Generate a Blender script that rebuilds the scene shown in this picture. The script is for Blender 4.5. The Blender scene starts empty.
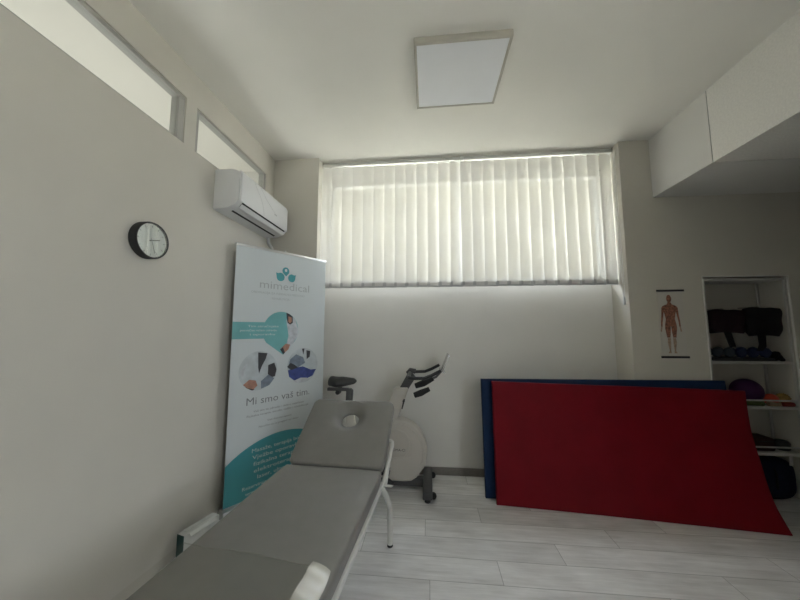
import bpy, bmesh, math, random
from mathutils import Vector, Matrix
R = math.radians
PI = math.pi
random.seed(7)
S = bpy.context.scene
COL = S.collection

# ------------------------------------------------------------------ camera, world, lights, exposure
cam_d = bpy.data.cameras.new('camera')
cam = bpy.data.objects.new('camera', cam_d); COL.objects.link(cam)
cam.location = (0, 0, 1.35)
cam.rotation_euler = (R(95.434), 0, R(5.435))
cam_d.sensor_width = 36; cam_d.lens = 302.19 / 800 * 36
cam_d.clip_start = 0.02; cam_d.clip_end = 200
S.camera = cam
S.view_settings.view_transform = 'Standard'
S.view_settings.look = 'None'
S.view_settings.gamma = 1
S.view_settings.use_curve_mapping = False
S.view_settings.exposure = 0.53

W = bpy.data.worlds.new('daylight'); S.world = W; W.use_nodes = True
wn = W.node_tree; wn.nodes.clear()
wo = wn.nodes.new('ShaderNodeOutputWorld'); wb = wn.nodes.new('ShaderNodeBackground')
wb.inputs[0].default_value = (0.89, 0.925, 1.02, 1); wb.inputs[1].default_value = 7.6
wn.links.new(wb.outputs[0], wo.inputs[0])


def area(name, loc, rot, sx, sy, power, col=(1, 1, 1), portal=False):
    l = bpy.data.lights.new(name, 'AREA'); l.shape = 'RECTANGLE'; l.size = sx; l.size_y = sy
    l.energy = power; l.color = col
    if portal: l.cycles.is_portal = True
    o = bpy.data.objects.new(name, l); COL.objects.link(o); o.location = loc; o.rotation_euler = rot
    return o


area('window_portal', (0.32, 3.12, 2.35), (R(-90), 0, 0), 2.75, 1.12, 1, portal=True)
sun_d = bpy.data.lights.new('sun', 'SUN'); sun_d.energy = 30; sun_d.angle = R(2); sun_d.color = (1.0, 0.96, 0.88)
sun = bpy.data.objects.new('sun', sun_d); COL.objects.link(sun); sun.rotation_euler = (R(26), 0, R(-20))
# unseen side window, added to fill the room with daylight
area('added_window_portal', (2.06, -1.0, 1.65), (0, R(90), 0), 1.26, 1.56, 1, portal=True)
# daylight of the corridor beyond the clerestory
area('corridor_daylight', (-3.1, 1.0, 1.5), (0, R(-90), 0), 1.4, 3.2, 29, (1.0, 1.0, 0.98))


# ------------------------------------------------------------------ materials
def mat(name, col, rough=0.5, metal=0.0, var=0.06, vscale=8.0, bump=0.0, bscale=120.0, spec=0.5, coat=0.0, stretch=None):
    m = bpy.data.materials.new(name); m.use_nodes = True
    nt = m.node_tree; p = nt.nodes['Principled BSDF']
    p.inputs['Roughness'].default_value = rough; p.inputs['Metallic'].default_value = metal
    p.inputs['Specular IOR Level'].default_value = spec
    p.inputs['Coat Weight'].default_value = coat
    tc = nt.nodes.new('ShaderNodeTexCoord')
    src = tc.outputs['Object']
    if stretch:
        mp = nt.nodes.new('ShaderNodeMapping'); mp.inputs['Scale'].default_value = stretch
        nt.links.new(src, mp.inputs[0]); src = mp.outputs[0]
    n = nt.nodes.new('ShaderNodeTexNoise'); n.inputs['Scale'].default_value = vscale; n.inputs['Detail'].default_value = 4
    nt.links.new(src, n.inputs['Vector'])
    mr = nt.nodes.new('ShaderNodeMapRange')
    mr.inputs['From Min'].default_value = 0.3; mr.inputs['From Max'].default_value = 0.7
    mr.inputs['To Min'].default_value = 1 - var; mr.inputs['To Max'].default_value = 1 + var
    nt.links.new(n.outputs['Fac'], mr.inputs['Value'])
    mx = nt.nodes.new('ShaderNodeVectorMath'); mx.operation = 'SCALE'
    mx.inputs[0].default_value = col[:3]
    nt.links.new(mr.outputs[0], mx.inputs['Scale'])
    nt.links.new(mx.outputs[0], p.inputs['Base Color'])
    if bump > 0:
        n2 = nt.nodes.new('ShaderNodeTexNoise'); n2.inputs['Scale'].default_value = bscale; n2.inputs['Detail'].default_value = 3
        nt.links.new(src, n2.inputs['Vector'])
        b = nt.nodes.new('ShaderNodeBump'); b.inputs['Strength'].default_value = bump; b.inputs['Distance'].default_value = 0.004
        nt.links.new(n2.outputs['Fac'], b.inputs['Height']); nt.links.new(b.outputs[0], p.inputs['Normal'])
    return m


M = {}
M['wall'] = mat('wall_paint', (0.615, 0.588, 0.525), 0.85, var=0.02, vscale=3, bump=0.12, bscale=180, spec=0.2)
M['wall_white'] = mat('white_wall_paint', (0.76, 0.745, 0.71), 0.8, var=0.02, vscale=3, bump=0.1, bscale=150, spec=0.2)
M['ceiling'] = mat('ceiling_paint', (0.84, 0.82, 0.765), 0.9, var=0.02, vscale=2, bump=0.08, bscale=120, spec=0.1)
M['stipple'] = mat('stippled_plaster', (0.86, 0.84, 0.79), 0.9, var=0.05, vscale=90, bump=0.55, bscale=110, spec=0.1)
M['seam'] = mat('seam_dark', (0.12, 0.115, 0.11), 0.9)
M['white_paint'] = mat('white_gloss_paint', (0.78, 0.78, 0.76), 0.35, var=0.015)
M['pvc'] = mat('white_window_frame', (0.70, 0.70, 0.68), 0.35, var=0.015)
M['grey_frame'] = mat('greyish_frame_paint', (0.40, 0.39, 0.36), 0.5, var=0.02)
M['base'] = mat('grey_baseboard', (0.22, 0.20, 0.18), 0.5, var=0.15, vscale=30, stretch=(1, 6, 6))
M['vinyl'] = mat('grey_vinyl', (0.195, 0.187, 0.172), 0.42, var=0.04, vscale=14, bump=0.1, bscale=320, spec=0.45)
M['piping'] = mat('grey_vinyl_seam', (0.16, 0.15, 0.14), 0.5)
M['steel_white'] = mat('white_powdercoat_steel', (0.60, 0.595, 0.565), 0.35, var=0.02)
M['rubber'] = mat('black_rubber', (0.018, 0.018, 0.018), 0.7, var=0.15)
M['black'] = mat('black_plastic', (0.022, 0.022, 0.023), 0.45, var=0.15)
M['dgrey'] = mat('charcoal_metal', (0.075, 0.075, 0.076), 0.45, var=0.1)
M['bike_white'] = mat('warm_white_plastic', (0.53, 0.50, 0.455), 0.4, var=0.02)
M['bike_panel'] = mat('warm_white_panel', (0.49, 0.46, 0.415), 0.45, var=0.02)
M['chrome'] = mat('bright_metal', (0.62, 0.62, 0.62), 0.25, metal=0.9)
M['alu'] = mat('brushed_aluminium', (0.62, 0.62, 0.61), 0.35, metal=0.6)
M['ac'] = mat('white_abs_plastic', (0.72, 0.72, 0.715), 0.4, var=0.01)
M['ac_grey'] = mat('light_grey_plastic', (0.50, 0.50, 0.50), 0.45)
M['lampframe'] = mat('lamp_frame', (0.48, 0.455, 0.40), 0.5, var=0.02)
M['diffuser'] = mat('opal_diffuser', (0.80, 0.81, 0.84), 0.4, var=0.01)
M['red'] = mat('red_mat_vinyl', (0.17, 0.003, 0.009), 0.6, var=0.10, vscale=5, bump=0.25, bscale=9, spec=0.16)
M['blue'] = mat('navy_mat_vinyl', (0.006, 0.024, 0.075), 0.6, var=0.1, vscale=6, bump=0.1, bscale=12, spec=0.18)
M['banner'] = mat('banner_print', (0.60, 0.64, 0.655), 0.5, var=0.015, vscale=2, spec=0.3)
M['teal'] = mat('teal_print', (0.055, 0.30, 0.34), 0.5, var=0.04, vscale=4)
M['teal_light'] = mat('light_teal_print', (0.17, 0.44, 0.45), 0.5, var=0.12, vscale=5)
M['ink_light'] = mat('pale_grey_ink', (0.40, 0.43, 0.44), 0.6)
M['ink'] = mat('grey_ink', (0.20, 0.215, 0.225), 0.6)
M['ink_dark'] = mat('dark_ink', (0.05, 0.05, 0.055), 0.6)
M['ink_white'] = mat('white_ink', (0.62, 0.68, 0.69), 0.6)
M['skin'] = mat('printed_skin', (0.42, 0.22, 0.16), 0.6, var=0.2, vscale=30)
M['coat'] = mat('printed_white_coat', (0.52, 0.54, 0.58), 0.6, var=0.2, vscale=25)
M['pblue'] = mat('printed_blue', (0.05, 0.075, 0.26), 0.6, var=0.25, vscale=22)
M['pgrey'] = mat('printed_bluegrey', (0.20, 0.24, 0.30), 0.6, var=0.25, vscale=22)
M['pphoto'] = mat('printed_photo_ground', (0.50, 0.545, 0.57), 0.55, var=0.12, vscale=16)
M['green_card'] = mat('dark_green_card', (0.012, 0.065, 0.055), 0.6)
M['card'] = mat('white_card', (0.60, 0.60, 0.57), 0.65, var=0.04, vscale=18)
M['belt'] = mat('black_webbing', (0.012, 0.011, 0.012), 0.8, var=0.2, vscale=60, spec=0.12)
M['belt_maroon'] = mat('very_dark_maroon_webbing', (0.020, 0.010, 0.013), 0.8, var=0.2, vscale=60, spec=0.12)
M['db_blue'] = mat('navy_vinyl_dumbbell', (0.010, 0.018, 0.055), 0.5, spec=0.25)
M['db_teal'] = mat('dark_slate_dumbbell', (0.018, 0.030, 0.042), 0.5)
M['purple'] = mat('dark_purple_rubber', (0.045, 0.009, 0.055), 0.55, spec=0.2)
M['orange'] = mat('orange_red_rubber', (0.55, 0.055, 0.02), 0.5)
M['green'] = mat('olive_green_rubber', (0.07, 0.10, 0.02), 0.6)
M['tan'] = mat('tan_rubber', (0.38, 0.26, 0.16), 0.6, var=0.2, vscale=40)
M['ochre'] = mat('ochre_rubber', (0.36, 0.22, 0.05), 0.6, var=0.3, vscale=40)
M['redband'] = mat('dark_red_rubber', (0.22, 0.02, 0.012), 0.6)
M['navy'] = mat('navy_nylon', (0.008, 0.012, 0.030), 0.7, var=0.2, vscale=30, spec=0.12)
M['brown'] = mat('dark_brown_fabric', (0.05, 0.025, 0.022), 0.8, var=0.2, vscale=40, spec=0.12)
M['paper'] = mat('poster_paper', (0.60, 0.575, 0.53), 0.7, var=0.02)
M['muscle'] = mat('muscle_print', (0.25, 0.105, 0.065), 0.7, var=0.6, vscale=70)
M['muscle_pale'] = mat('tendon_print', (0.38, 0.27, 0.20), 0.7, var=0.4, vscale=80)
M['outside_ground'] = mat('pale_bounce_ground', (0.56, 0.55, 0.50), 0.9, var=0.3, vscale=1.5)  # kept pale to bounce light up through the blind
M['outside_dark'] = mat('dark_backdrop_paint', (0.085, 0.08, 0.06), 0.9, var=0.35, vscale=1.2)  # dark coat for the added shade slab and backdrop
M['clockface'] = mat('clock_paper', (0.62, 0.63, 0.62), 0.5, var=0.02)


def floor_material():
    m = bpy.data.materials.new('pale_oak_laminate'); m.use_nodes = True
    nt = m.node_tree; p = nt.nodes['Principled BSDF']; N = nt.nodes.new; Lk = nt.links.new
    tc = N('ShaderNodeTexCoord'); sp = N('ShaderNodeSeparateXYZ'); Lk(tc.outputs['Object'], sp.inputs[0])

    def ma(op, a, b=None, c=None):
        n = N('ShaderNodeMath'); n.operation = op
        for i, v in enumerate((a, b, c)):
            if v is None: continue
            if isinstance(v, (int, float)): n.inputs[i].default_value = v
            else: Lk(v, n.inputs[i])
        return n.outputs[0]
    x, y = sp.outputs[0], sp.outputs[1]
    r = ma('DIVIDE', ma('SUBTRACT', y, 1.774), 0.1735)
    row = ma('FLOOR', r); fr = ma('FRACT', r)
    q = ma('DIVIDE', ma('SUBTRACT', ma('SUBTRACT', x, 0.383), ma('MULTIPLY', row, 0.39)), 1.2)
    col = ma('FLOOR', q); fq = ma('FRACT', q)
    dy = ma('MULTIPLY', ma('MINIMUM', fr, ma('SUBTRACT', 1.0, fr)), 0.1735)
    dx = ma('MULTIPLY', ma('MINIMUM', fq, ma('SUBTRACT', 1.0, fq)), 1.2)
    d = ma('MINIMUM', dx, dy)
    gap = N('ShaderNodeMapRange'); gap.inputs['From Min'].default_value = 0.0006; gap.inputs['From Max'].default_value = 0.0022
    gap.inputs['To Min'].default_value = 0.42; gap.inputs['To Max'].default_value = 1.0
    Lk(d, gap.inputs['Value'])
    cb = N('ShaderNodeCombineXYZ'); Lk(row, cb.inputs[0]); Lk(col, cb.inputs[1])
    wnz = N('ShaderNodeTexWhiteNoise'); wnz.noise_dimensions = '3D'; Lk(cb.outputs[0], wnz.inputs['Vector'])
    # grain: stretched along the plank, shifted per plank
    off = N('ShaderNodeVectorMath'); off.operation = 'MULTIPLY_ADD'
    Lk(wnz.outputs['Color'], off.inputs[0]); off.inputs[1].default_value = (7, 7, 7); Lk(tc.outputs['Object'], off.inputs[2])
    mp = N('ShaderNodeMapping'); mp.inputs['Scale'].default_value = (2.2, 26, 1); Lk(off.outputs[0], mp.inputs[0])
    n1 = N('ShaderNodeTexNoise'); n1.inputs['Scale'].default_value = 1.6; n1.inputs['Detail'].default_value = 7; n1.inputs['Roughness'].default_value = 0.65
    Lk(mp.outputs[0], n1.inputs['Vector'])
    mp2 = N('ShaderNodeMapping'); mp2.inputs['Scale'].default_value = (3, 7, 1); Lk(off.outputs[0], mp2.inputs[0])
    n2 = N('ShaderNodeTexNoise'); n2.inputs['Scale'].default_value = 1.2; n2.inputs['Detail'].default_value = 4
    Lk(mp2.outputs[0], n2.inputs['Vector'])
    cr = N('ShaderNodeValToRGB')
    cr.color_ramp.elements[0].position = 0.28; cr.color_ramp.elements[0].color = (0.53, 0.515, 0.50, 1)
    cr.color_ramp.elements[1].position = 0.66; cr.color_ramp.elements[1].color = (0.87, 0.865, 0.86, 1)
    mix = ma('ADD', ma('MULTIPLY', n1.outputs['Fac'], 0.55), ma('MULTIPLY', n2.outputs['Fac'], 0.45))
    Lk(mix, cr.inputs[0])
    tone = N('ShaderNodeMapRange'); tone.inputs['To Min'].default_value = 0.9; tone.inputs['To Max'].default_value = 1.08
    Lk(wnz.outputs['Value'], tone.inputs['Value'])
    k = ma('MULTIPLY', tone.outputs[0], gap.outputs[0])
    sc = N('ShaderNodeVectorMath'); sc.operation = 'SCALE'; Lk(cr.outputs[0], sc.inputs[0]); Lk(k, sc.inputs['Scale'])
    Lk(sc.outputs[0], p.inputs['Base Color'])
    p.inputs['Roughness'].default_value = 0.42; p.inputs['Specular IOR Level'].default_value = 0.4
    b = N('ShaderNodeBump'); b.inputs['Strength'].default_value = 0.15; b.inputs['Distance'].default_value = 0.002
    Lk(mix, b.inputs['Height']); Lk(b.outputs[0], p.inputs['Normal'])
    return m


M['shelf'] = mat('off_white_shelf_metal', (0.52, 0.51, 0.48), 0.45, var=0.03)
M['floor'] = floor_material()


def slat_material():
    m = bpy.data.materials.new('ivory_blind_fabric'); m.use_nodes = True
    nt = m.node_tree; nt.nodes.clear(); N = nt.nodes.new; Lk = nt.links.new
    o = N('ShaderNodeOutputMaterial'); d = N('ShaderNodeBsdfDiffuse'); t = N('ShaderNodeBsdfTranslucent'); mx = N('ShaderNodeMixShader')
    tc = N('ShaderNodeTexCoord'); n = N('ShaderNodeTexNoise'); n.inputs['Scale'].default_value = 4; n.inputs['Detail'].default_value = 5
    Lk(tc.outputs['Object'], n.inputs['Vector'])
    cr = N('ShaderNodeValToRGB')
    cr.color_ramp.elements[0].position = 0.3; cr.color_ramp.elements[0].color = (0.88, 0.87, 0.84, 1)
    cr.color_ramp.elements[1].position = 0.7; cr.color_ramp.elements[1].color = (0.93, 0.92, 0.905, 1)
    Lk(n.outputs['Fac'], cr.inputs[0])
    Lk(cr.outputs[0], d.inputs[0]); Lk(cr.outputs[0], t.inputs[0])
    mx.inputs[0].default_value = 0.07
    Lk(d.outputs[0], mx.inputs[1]); Lk(t.outputs[0], mx.inputs[2])
    # open weave: a little light passes straight through
    tr = N('ShaderNodeBsdfTransparent'); m2 = N('ShaderNodeMixShader'); m2.inputs[0].default_value = 0.23
    Lk(mx.outputs[0], m2.inputs[1]); Lk(tr.outputs[0], m2.inputs[2]); Lk(m2.outputs[0], o.inputs[0])
    return m


M['slat'] = slat_material()


def glass_material(name, tint=(0.95, 0.97, 0.96), refl=0.07, rough=0.02):
    m = bpy.data.materials.new(name); m.use_nodes = True
    nt = m.node_tree; nt.nodes.clear(); N = nt.nodes.new; Lk = nt.links.new
    o = N('ShaderNodeOutputMaterial'); t = N('ShaderNodeBsdfTransparent'); g = N('ShaderNodeBsdfGlossy'); mx = N('ShaderNodeMixShader')
    t.inputs[0].default_value = (*tint, 1); g.inputs['Roughness'].default_value = rough; mx.inputs[0].default_value = refl
    Lk(t.outputs[0], mx.inputs[1]); Lk(g.outputs[0], mx.inputs[2]); Lk(mx.outputs[0], o.inputs[0])
    return m


M['glass'] = glass_material('clear_glass')
M['clockglass'] = glass_material('clock_glass', refl=0.12)
M['plastic'] = glass_material('clear_plastic_film', tint=(0.93, 0.93, 0.91), refl=0.05, rough=0.22)
M['plastic_edge'] = glass_material('whitened_plastic_edge', tint=(0.80, 0.79, 0.74), refl=0.45, rough=0.22)
_nt = M['plastic_edge'].node_tree
_df = _nt.nodes.new('ShaderNodeBsdfDiffuse'); _df.inputs[0].default_value = (0.80, 0.78, 0.70, 1)  # whitish coat paints in the bright sheen along the fold
_mx = _nt.nodes.new('ShaderNodeMixShader'); _mx.inputs[0].default_value = 0.45
_old = [n for n in _nt.nodes if n.type == 'MIX_SHADER' and n != _mx][0]
_out = [n for n in _nt.nodes if n.type == 'OUTPUT_MATERIAL'][0]
_nt.links.new(_old.outputs[0], _mx.inputs[1]); _nt.links.new(_df.outputs[0], _mx.inputs[2]); _nt.links.new(_mx.outputs[0], _out.inputs[0])


# ------------------------------------------------------------------ mesh helpers
class MB:
    def __init__(s): s.bm = bmesh.new(); s.mi = 0
    def _f(s, vs):
        try:
            f = s.bm.faces.new(vs); f.material_index = s.mi; return f
        except ValueError:
            return None

    def box(s, a, b, bev=0.0, seg=2, rot=None, pivot=None):
        t = bmesh.new()
        bmesh.ops.create_cube(t, size=1)
        a = Vector(a); b = Vector(b); c = (a + b) / 2; d = b - a
        for v in t.verts: v.co = Vector((v.co.x * d.x, v.co.y * d.y, v.co.z * d.z)) + c
        if bev > 0:
            bmesh.ops.bevel(t, geom=t.edges[:], offset=min(bev, abs(min(d)) * 0.49), segments=seg, profile=0.5, affect='EDGES')
        if rot is not None:
            pv = Vector(pivot) if pivot is not None else c
            for v in t.verts: v.co = rot @ (v.co - pv) + pv
        s.add(t); return s

    def add(s, t):
        mp = {}
        for v in t.verts: mp[v] = s.bm.verts.new(v.co)
        for f in t.faces: s._f([mp[v] for v in f.verts])
        t.free()

    def tube(s, pts, r, n=10, cap=True, up=None):
        pts = [Vector(p) for p in pts]
        rs = r if isinstance(r, (list, tuple)) else [r] * len(pts)
        rings = []; prev = None
        for i, p in enumerate(pts):
            if i == 0: t = pts[1] - p
            elif i == len(pts) - 1: t = p - pts[i - 1]
            else: t = (pts[i + 1] - p).normalized() + (p - pts[i - 1]).normalized()
            t.normalize()
            if prev is None:
                u = t.orthogonal().normalized()
            else:
                u = (prev - t * prev.dot(t)).normalized()
            prev = u; w = t.cross(u)
            rings.append([s.bm.verts.new(p + (u * math.cos(2 * PI * k / n) + w * math.sin(2 * PI * k / n)) * rs[i]) for k in range(n)])
        for a, b in zip(rings, rings[1:]):
            for k in range(n): s._f([a[k], a[(k + 1) % n], b[(k + 1) % n], b[k]])
        if cap:
            s._f(rings[0][::-1]); s._f(rings[-1])
        return s

    def lathe(s, prof, origin=(0, 0, 0), axis='Z', n=32):
        o = Vector(origin); rings = []
        for (r, h) in prof:
            ring = []
            for k in range(n):
                c, q = math.cos(2 * PI * k / n) * r, math.sin(2 * PI * k / n) * r
                v = {'Z': (c, q, h), 'X': (h, c, q), 'Y': (q, h, c)}[axis]
                ring.append(s.bm.verts.new(o + Vector(v)))
            rings.append(ring)
        for a, b in zip(rings, rings[1:]):
            for k in range(n): s._f([a[k], a[(k + 1) % n], b[(k + 1) % n], b[k]])
        if prof[0][0] > 1e-6: s._f(rings[0][::-1])
        if prof[-1][0] > 1e-6: s._f(rings[-1])
        return s

    def prism(s, poly, a, b, axis='Y', bev=0.0, seg=2):
        """extrude a 2-D outline; axis Y: outline is (x,z); axis X: (y,z); axis Z: (x,y)"""
        t = bmesh.new()
        def P(p, h): return {'Y': (p[0], h, p[1]), 'X': (h, p[0], p[1]), 'Z': (p[0], p[1], h)}[axis]
        A = [t.verts.new(P(p, a)) for p in poly]; B = [t.verts.new(P(p, b)) for p in poly]
        n = len(poly)
        for k in range(n): t.faces.new([A[k], A[(k + 1) % n], B[(k + 1) % n], B[k]])
        fa = t.faces.new(A[::-1]); fb = t.faces.new(B)
        bmesh.ops.recalc_face_normals(t, faces=t.faces[:])
        if bev > 0:
            ed = [e for e in t.edges if e in fa.edges or e in fb.edges] if False else list(set(list(fa.edges) + list(fb.edges)))
            bmesh.ops.bevel(t, geom=ed, offset=bev, segments=seg, profile=0.5, affect='EDGES')
        s.add(t); return s

    def sphere(s, c, r, sub=3, scale=(1, 1, 1)):
        t = bmesh.new(); bmesh.ops.create_uvsphere(t, u_segments=28, v_segments=18, radius=r)
        for v in t.verts: v.co = Vector((v.co.x * scale[0], v.co.y * scale[1], v.co.z * scale[2])) + Vector(c)
        s.add(t); return s

    def grid(s, fn, nu, nv, closed_u=False):
        vs = [[s.bm.verts.new(fn(i / nu, j / nv)) for i in range(nu + (0 if closed_u else 1))] for j in range(nv + 1)]
        m = len(vs[0])
        for j in range(nv):
            for i in range(nu):
                s._f([vs[j][i], vs[j][(i + 1) % m], vs[j + 1][(i + 1) % m], vs[j + 1][i]])
        return s

    def poly(s, pts):
        s._f([s.bm.verts.new(p) for p in pts]); return s

    def disc(s, c, rx, rz, y, n=40, a0=0.0, a1=2 * PI):
        """flat disc on the local x-z plane at depth y (printed artwork)"""
        full = abs(a1 - a0 - 2 * PI) < 1e-6
        m = n if full else n + 1
        pts = [(c[0] + rx * math.cos(a0 + (a1 - a0) * k / n), y, c[1] + rz * math.sin(a0 + (a1 - a0) * k / n)) for k in range(m)]
        return s.poly(pts)

    def build(s, name, m, parent=None, smooth=True, world=False, recalc=True, loc=None):
        bm = s.bm
        if recalc: bmesh.ops.recalc_face_normals(bm, faces=bm.faces[:])
        if world and parent is not None:
            inv = parent_matrix(parent).inverted()
            for v in bm.verts: v.co = inv @ v.co
        me = bpy.data.meshes.new(name)
        bm.to_mesh(me); bm.free()
        for mm in (m if isinstance(m, (list, tuple)) else [m]): me.materials.append(mm)
        if smooth:
            for p in me.polygons: p.use_smooth = True
            me.set_sharp_from_angle(angle=R(38))
        o = bpy.data.objects.new(name, me); COL.objects.link(o)
        if parent is not None: o.parent = parent
        if loc is not None: o.location = loc
        return o


def parent_matrix(o):
    mtx = Matrix.LocRotScale(o.location, o.rotation_euler, o.scale)
    return parent_matrix(o.parent) @ mtx if o.parent else mtx


def thing(name, label, cat, loc=(0, 0, 0), rz=0.0, group=None):
    o = bpy.data.objects.new(name, None); COL.objects.link(o)
    o.empty_display_size = 0.1
    o.location = loc; o.rotation_euler = (0, 0, rz)
    o['label'] = label; o['category'] = cat
    if group: o['group'] = group
    return o


def tag(o, label, cat, group=None):
    o['label'] = label; o['category'] = cat
    if group: o['group'] = group
    return o


def struct(name, mb, m, parent=None, smooth=False):
    o = mb.build(name, m, parent, smooth=smooth)
    if parent is None: o['kind'] = 'structure'
    return o


def copy_tree(o, parent=None):
    c = o.copy(); COL.objects.link(c); c.parent = parent
    for ch in list(o.children): copy_tree(ch, c)
    return c


def text(name, body, width, m, parent, cx, cz, y, height=None, left=None):
    """flat lettering on the local x-z plane, centred at cx (or starting at left), baseline cz"""
    cu = bpy.data.curves.new(name, 'FONT'); cu.body = body; cu.size = 1; cu.resolution_u = 2
    tmp = bpy.data.objects.new(name, cu); COL.objects.link(tmp)
    dg = bpy.context.evaluated_depsgraph_get(); dg.update()
    me = bpy.data.meshes.new_from_object(tmp.evaluated_get(dg))
    bpy.data.objects.remove(tmp); bpy.data.curves.remove(cu)
    xs = [v.co.x for v in me.vertices]; x0, x1 = min(xs), max(xs)
    k = width / (x1 - x0); kz = k if height is None else height / 0.73
    st = left if left is not None else cx - width / 2
    for v in me.vertices: v.co = Vector((st + (v.co.x - x0) * k, y, cz + v.co.y * kz))
    me.materials.clear(); me.materials.append(m)
    me.name = name
    o = bpy.data.objects.new(name, me); COL.objects.link(o); o.parent = parent
    return o


# ------------------------------------------------------------------ the room shell
XL, XR, YB, YR, YF, ZC = -1.512, 3.40, 2.736, 2.975, -2.30, 3.02
struct('floor', MB().box((-1.66, -2.45, -0.12), (3.55, 3.14, 0)), M['floor'])
struct('ceiling', MB().box((-1.66, -2.45, ZC), (2.10, 1.30, ZC + 0.12)).box((-1.66, 1.30, ZC), (3.55, 3.14, ZC + 0.12)), M['ceiling'])
# left wall with its two clerestory openings
W1, W2 = (-0.9, 1.648), (1.736, 2.60)
ZA, ZB = 2.503, 2.806
b = MB()
b.box((-1.585, -2.45, 0), (XL, 3.14, ZA))
b.box((-1.585, -2.45, ZB), (XL, 3.14, ZC))
for y0, y1 in ((-2.45, W1[0]), (W1[1], W2[0]), (W2[1], 3.14)): b.box((-1.585, y0, ZA), (XL, y1, ZB))
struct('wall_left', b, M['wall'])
# back wall: left pier, right part with the shelf niche, parapet under the window and header above
b = MB()
b.box((XL, YB, 0), (-1.058, 3.14, ZC))
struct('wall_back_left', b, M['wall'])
NX0, NX1, NZ, NY = 2.286, 2.925, 1.782, 2.975
b = MB()
b.box((1.7015, YB, 0), (NX0, 3.14, ZC))
b.box((NX1, YB, 0), (XR, 3.14, ZC))
b.box((NX0, YB, NZ), (NX1, 3.14, ZC))
b.box((NX0, NY, 0), (NX1, 3.14, NZ))
struct('wall_back_right', b, M['wall'])
b = MB().box((-1.058, YR, 0), (1.7015, 3.14, 1.80)).box((-1.058, YR, 2.90), (1.7015, 3.14, ZC))
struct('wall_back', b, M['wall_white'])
# right side: bulkhead alcove; unseen partition added to shade it, with an added fill window
struct('wall_right', MB().box((XR, 1.30, 0), (3.55, 3.14, ZC)), M['wall'])
struct('wall_added_shade', MB().box((2.10, 1.30, 0), (XR, 1.45, ZC)), M['wall'])  # added wall keeping sky light out of the alcove
b = MB()
b.box((1.955, YF, 0), (2.10, 1.45, 1.0)).box((1.955, YF, 2.3), (2.10, 1.45, 2.489))
b.box((1.955, YF, 1.0), (2.10, -1.8, 2.3)).box((1.955, -0.2, 1.0), (2.10, 1.45, 2.3))
struct('wall_added_partition', b, M['wall'])  # unseen partition added to keep light off the alcove
b = MB()
for y in (-1.8, -1.025, -0.25): b.box((2.02, y, 1.0), (2.08, y + 0.05, 2.3), 0.004)
b.box((2.02, -1.75, 1.0), (2.08, -0.25, 1.05)).box((2.02, -1.75, 2.25), (2.08, -0.25, 2.3))
sw = struct('added_side_window', b, M['pvc'])  # unseen window added for fill light
for y in (-1.75, -0.975): MB().box((2.047, y, 1.05), (2.053, y + 0.725, 2.25)).build('pane', M['glass'], sw, smooth=False)
struct('wall_rear', MB().box((XL, -2.45, 0), (2.10, YF, ZC)), M['wall'])
# dropped bulkhead over the right side of the room
BX, BZ = 1.955, 2.489
b = MB().box((BX, 2.178, BZ), (XR, YB, ZC)); b.mi = 0
struct('wall_bulkhead', b, M['wall_white'])
struct('wall_bulkhead_stippled', MB().box((BX, YF, BZ), (2.10, 1.45, ZC)).box((BX, 1.45, BZ), (XR, 2.172, ZC)), M['stipple'])
struct('trim_1', MB().box((BX + 0.003, 2.172, BZ + 0.003), (XR, 2.178, ZC)), M['seam'])
# baseboards
struct('baseboard_back', MB().box((-1.058, YR - 0.014, 0), (1.7015, YR, 0.068), 0.003), M['base'])
struct('baseboard_back_left', MB().box((XL, YB - 0.014, 0), (-1.058, YB, 0.068), 0.003), M['base'])
struct('baseboard_back_right', MB().box((1.7015, YB - 0.014, 0), (NX0, YB, 0.068), 0.003), M['base'])
# niche edge trim, a slim white bead round the opening
b = MB()
b.box((NX0 - 0.006, YB - 0.005, 0), (NX0 + 0.002, YB + 0.006, NZ + 0.006)).box((NX1 - 0.002, YB - 0.005, 0), (NX1 + 0.006, YB + 0.006, NZ + 0.006))
b.box((NX0 + 0.002, YB - 0.005, NZ - 0.002), (NX1 - 0.002, YB + 0.006, NZ + 0.006))
struct('trim_2', b, M['wall_white'])

# clerestory glazing (window_1 near, window_2 over the air conditioner)
def clerestory(name, y0, y1, fy, fz):
    b = MB()
    xa, xb = -1.575, -1.520
    b.box((xa, y0, ZB - fz), (xb, y1, ZB - 0.001), 0.003).box((xa, y0, ZA + 0.001), (xb, y1, ZA + 0.012), 0.003)
    b.box((xa, y0 + 0.001, ZA + 0.012), (xb, y0 + fy, ZB - fz), 0.003).box((xa, y1 - fy, ZA + 0.012), (xb, y1 - 0.001, ZB - fz), 0.003)
    fr = struct(name, b, M['grey_frame'])
    MB().box((-1.536, y0 + fy, ZA + 0.012), (-1.530, y1 - fy, ZB - fz)).build('pane', M['glass'], fr, smooth=False)
    return fr
clerestory('window_1', *W1, 0.046, 0.024)
clerestory('window_2', *W2, 0.030, 0.012)
# corridor beyond the clerestory
b = MB().box((-3.35, -2.45, -0.12), (-1.66, 3.14, 0)); struct('floor_corridor', b, M['floor'])
struct('ceiling_corridor', MB().box((-3.35, -2.45, ZC), (-1.66, 3.14, ZC + 0.12)), M['ceiling'])
b = MB().box((-3.35, -2.45, 0), (-3.2, 3.14, ZC)).box((-3.2, 2.92, 0), (-1.585, 3.14, ZC)).box((-3.2, -2.45, 0), (-1.585, -2.3, ZC))
struct('wall_corridor', b, M['wall_white'])

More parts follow.
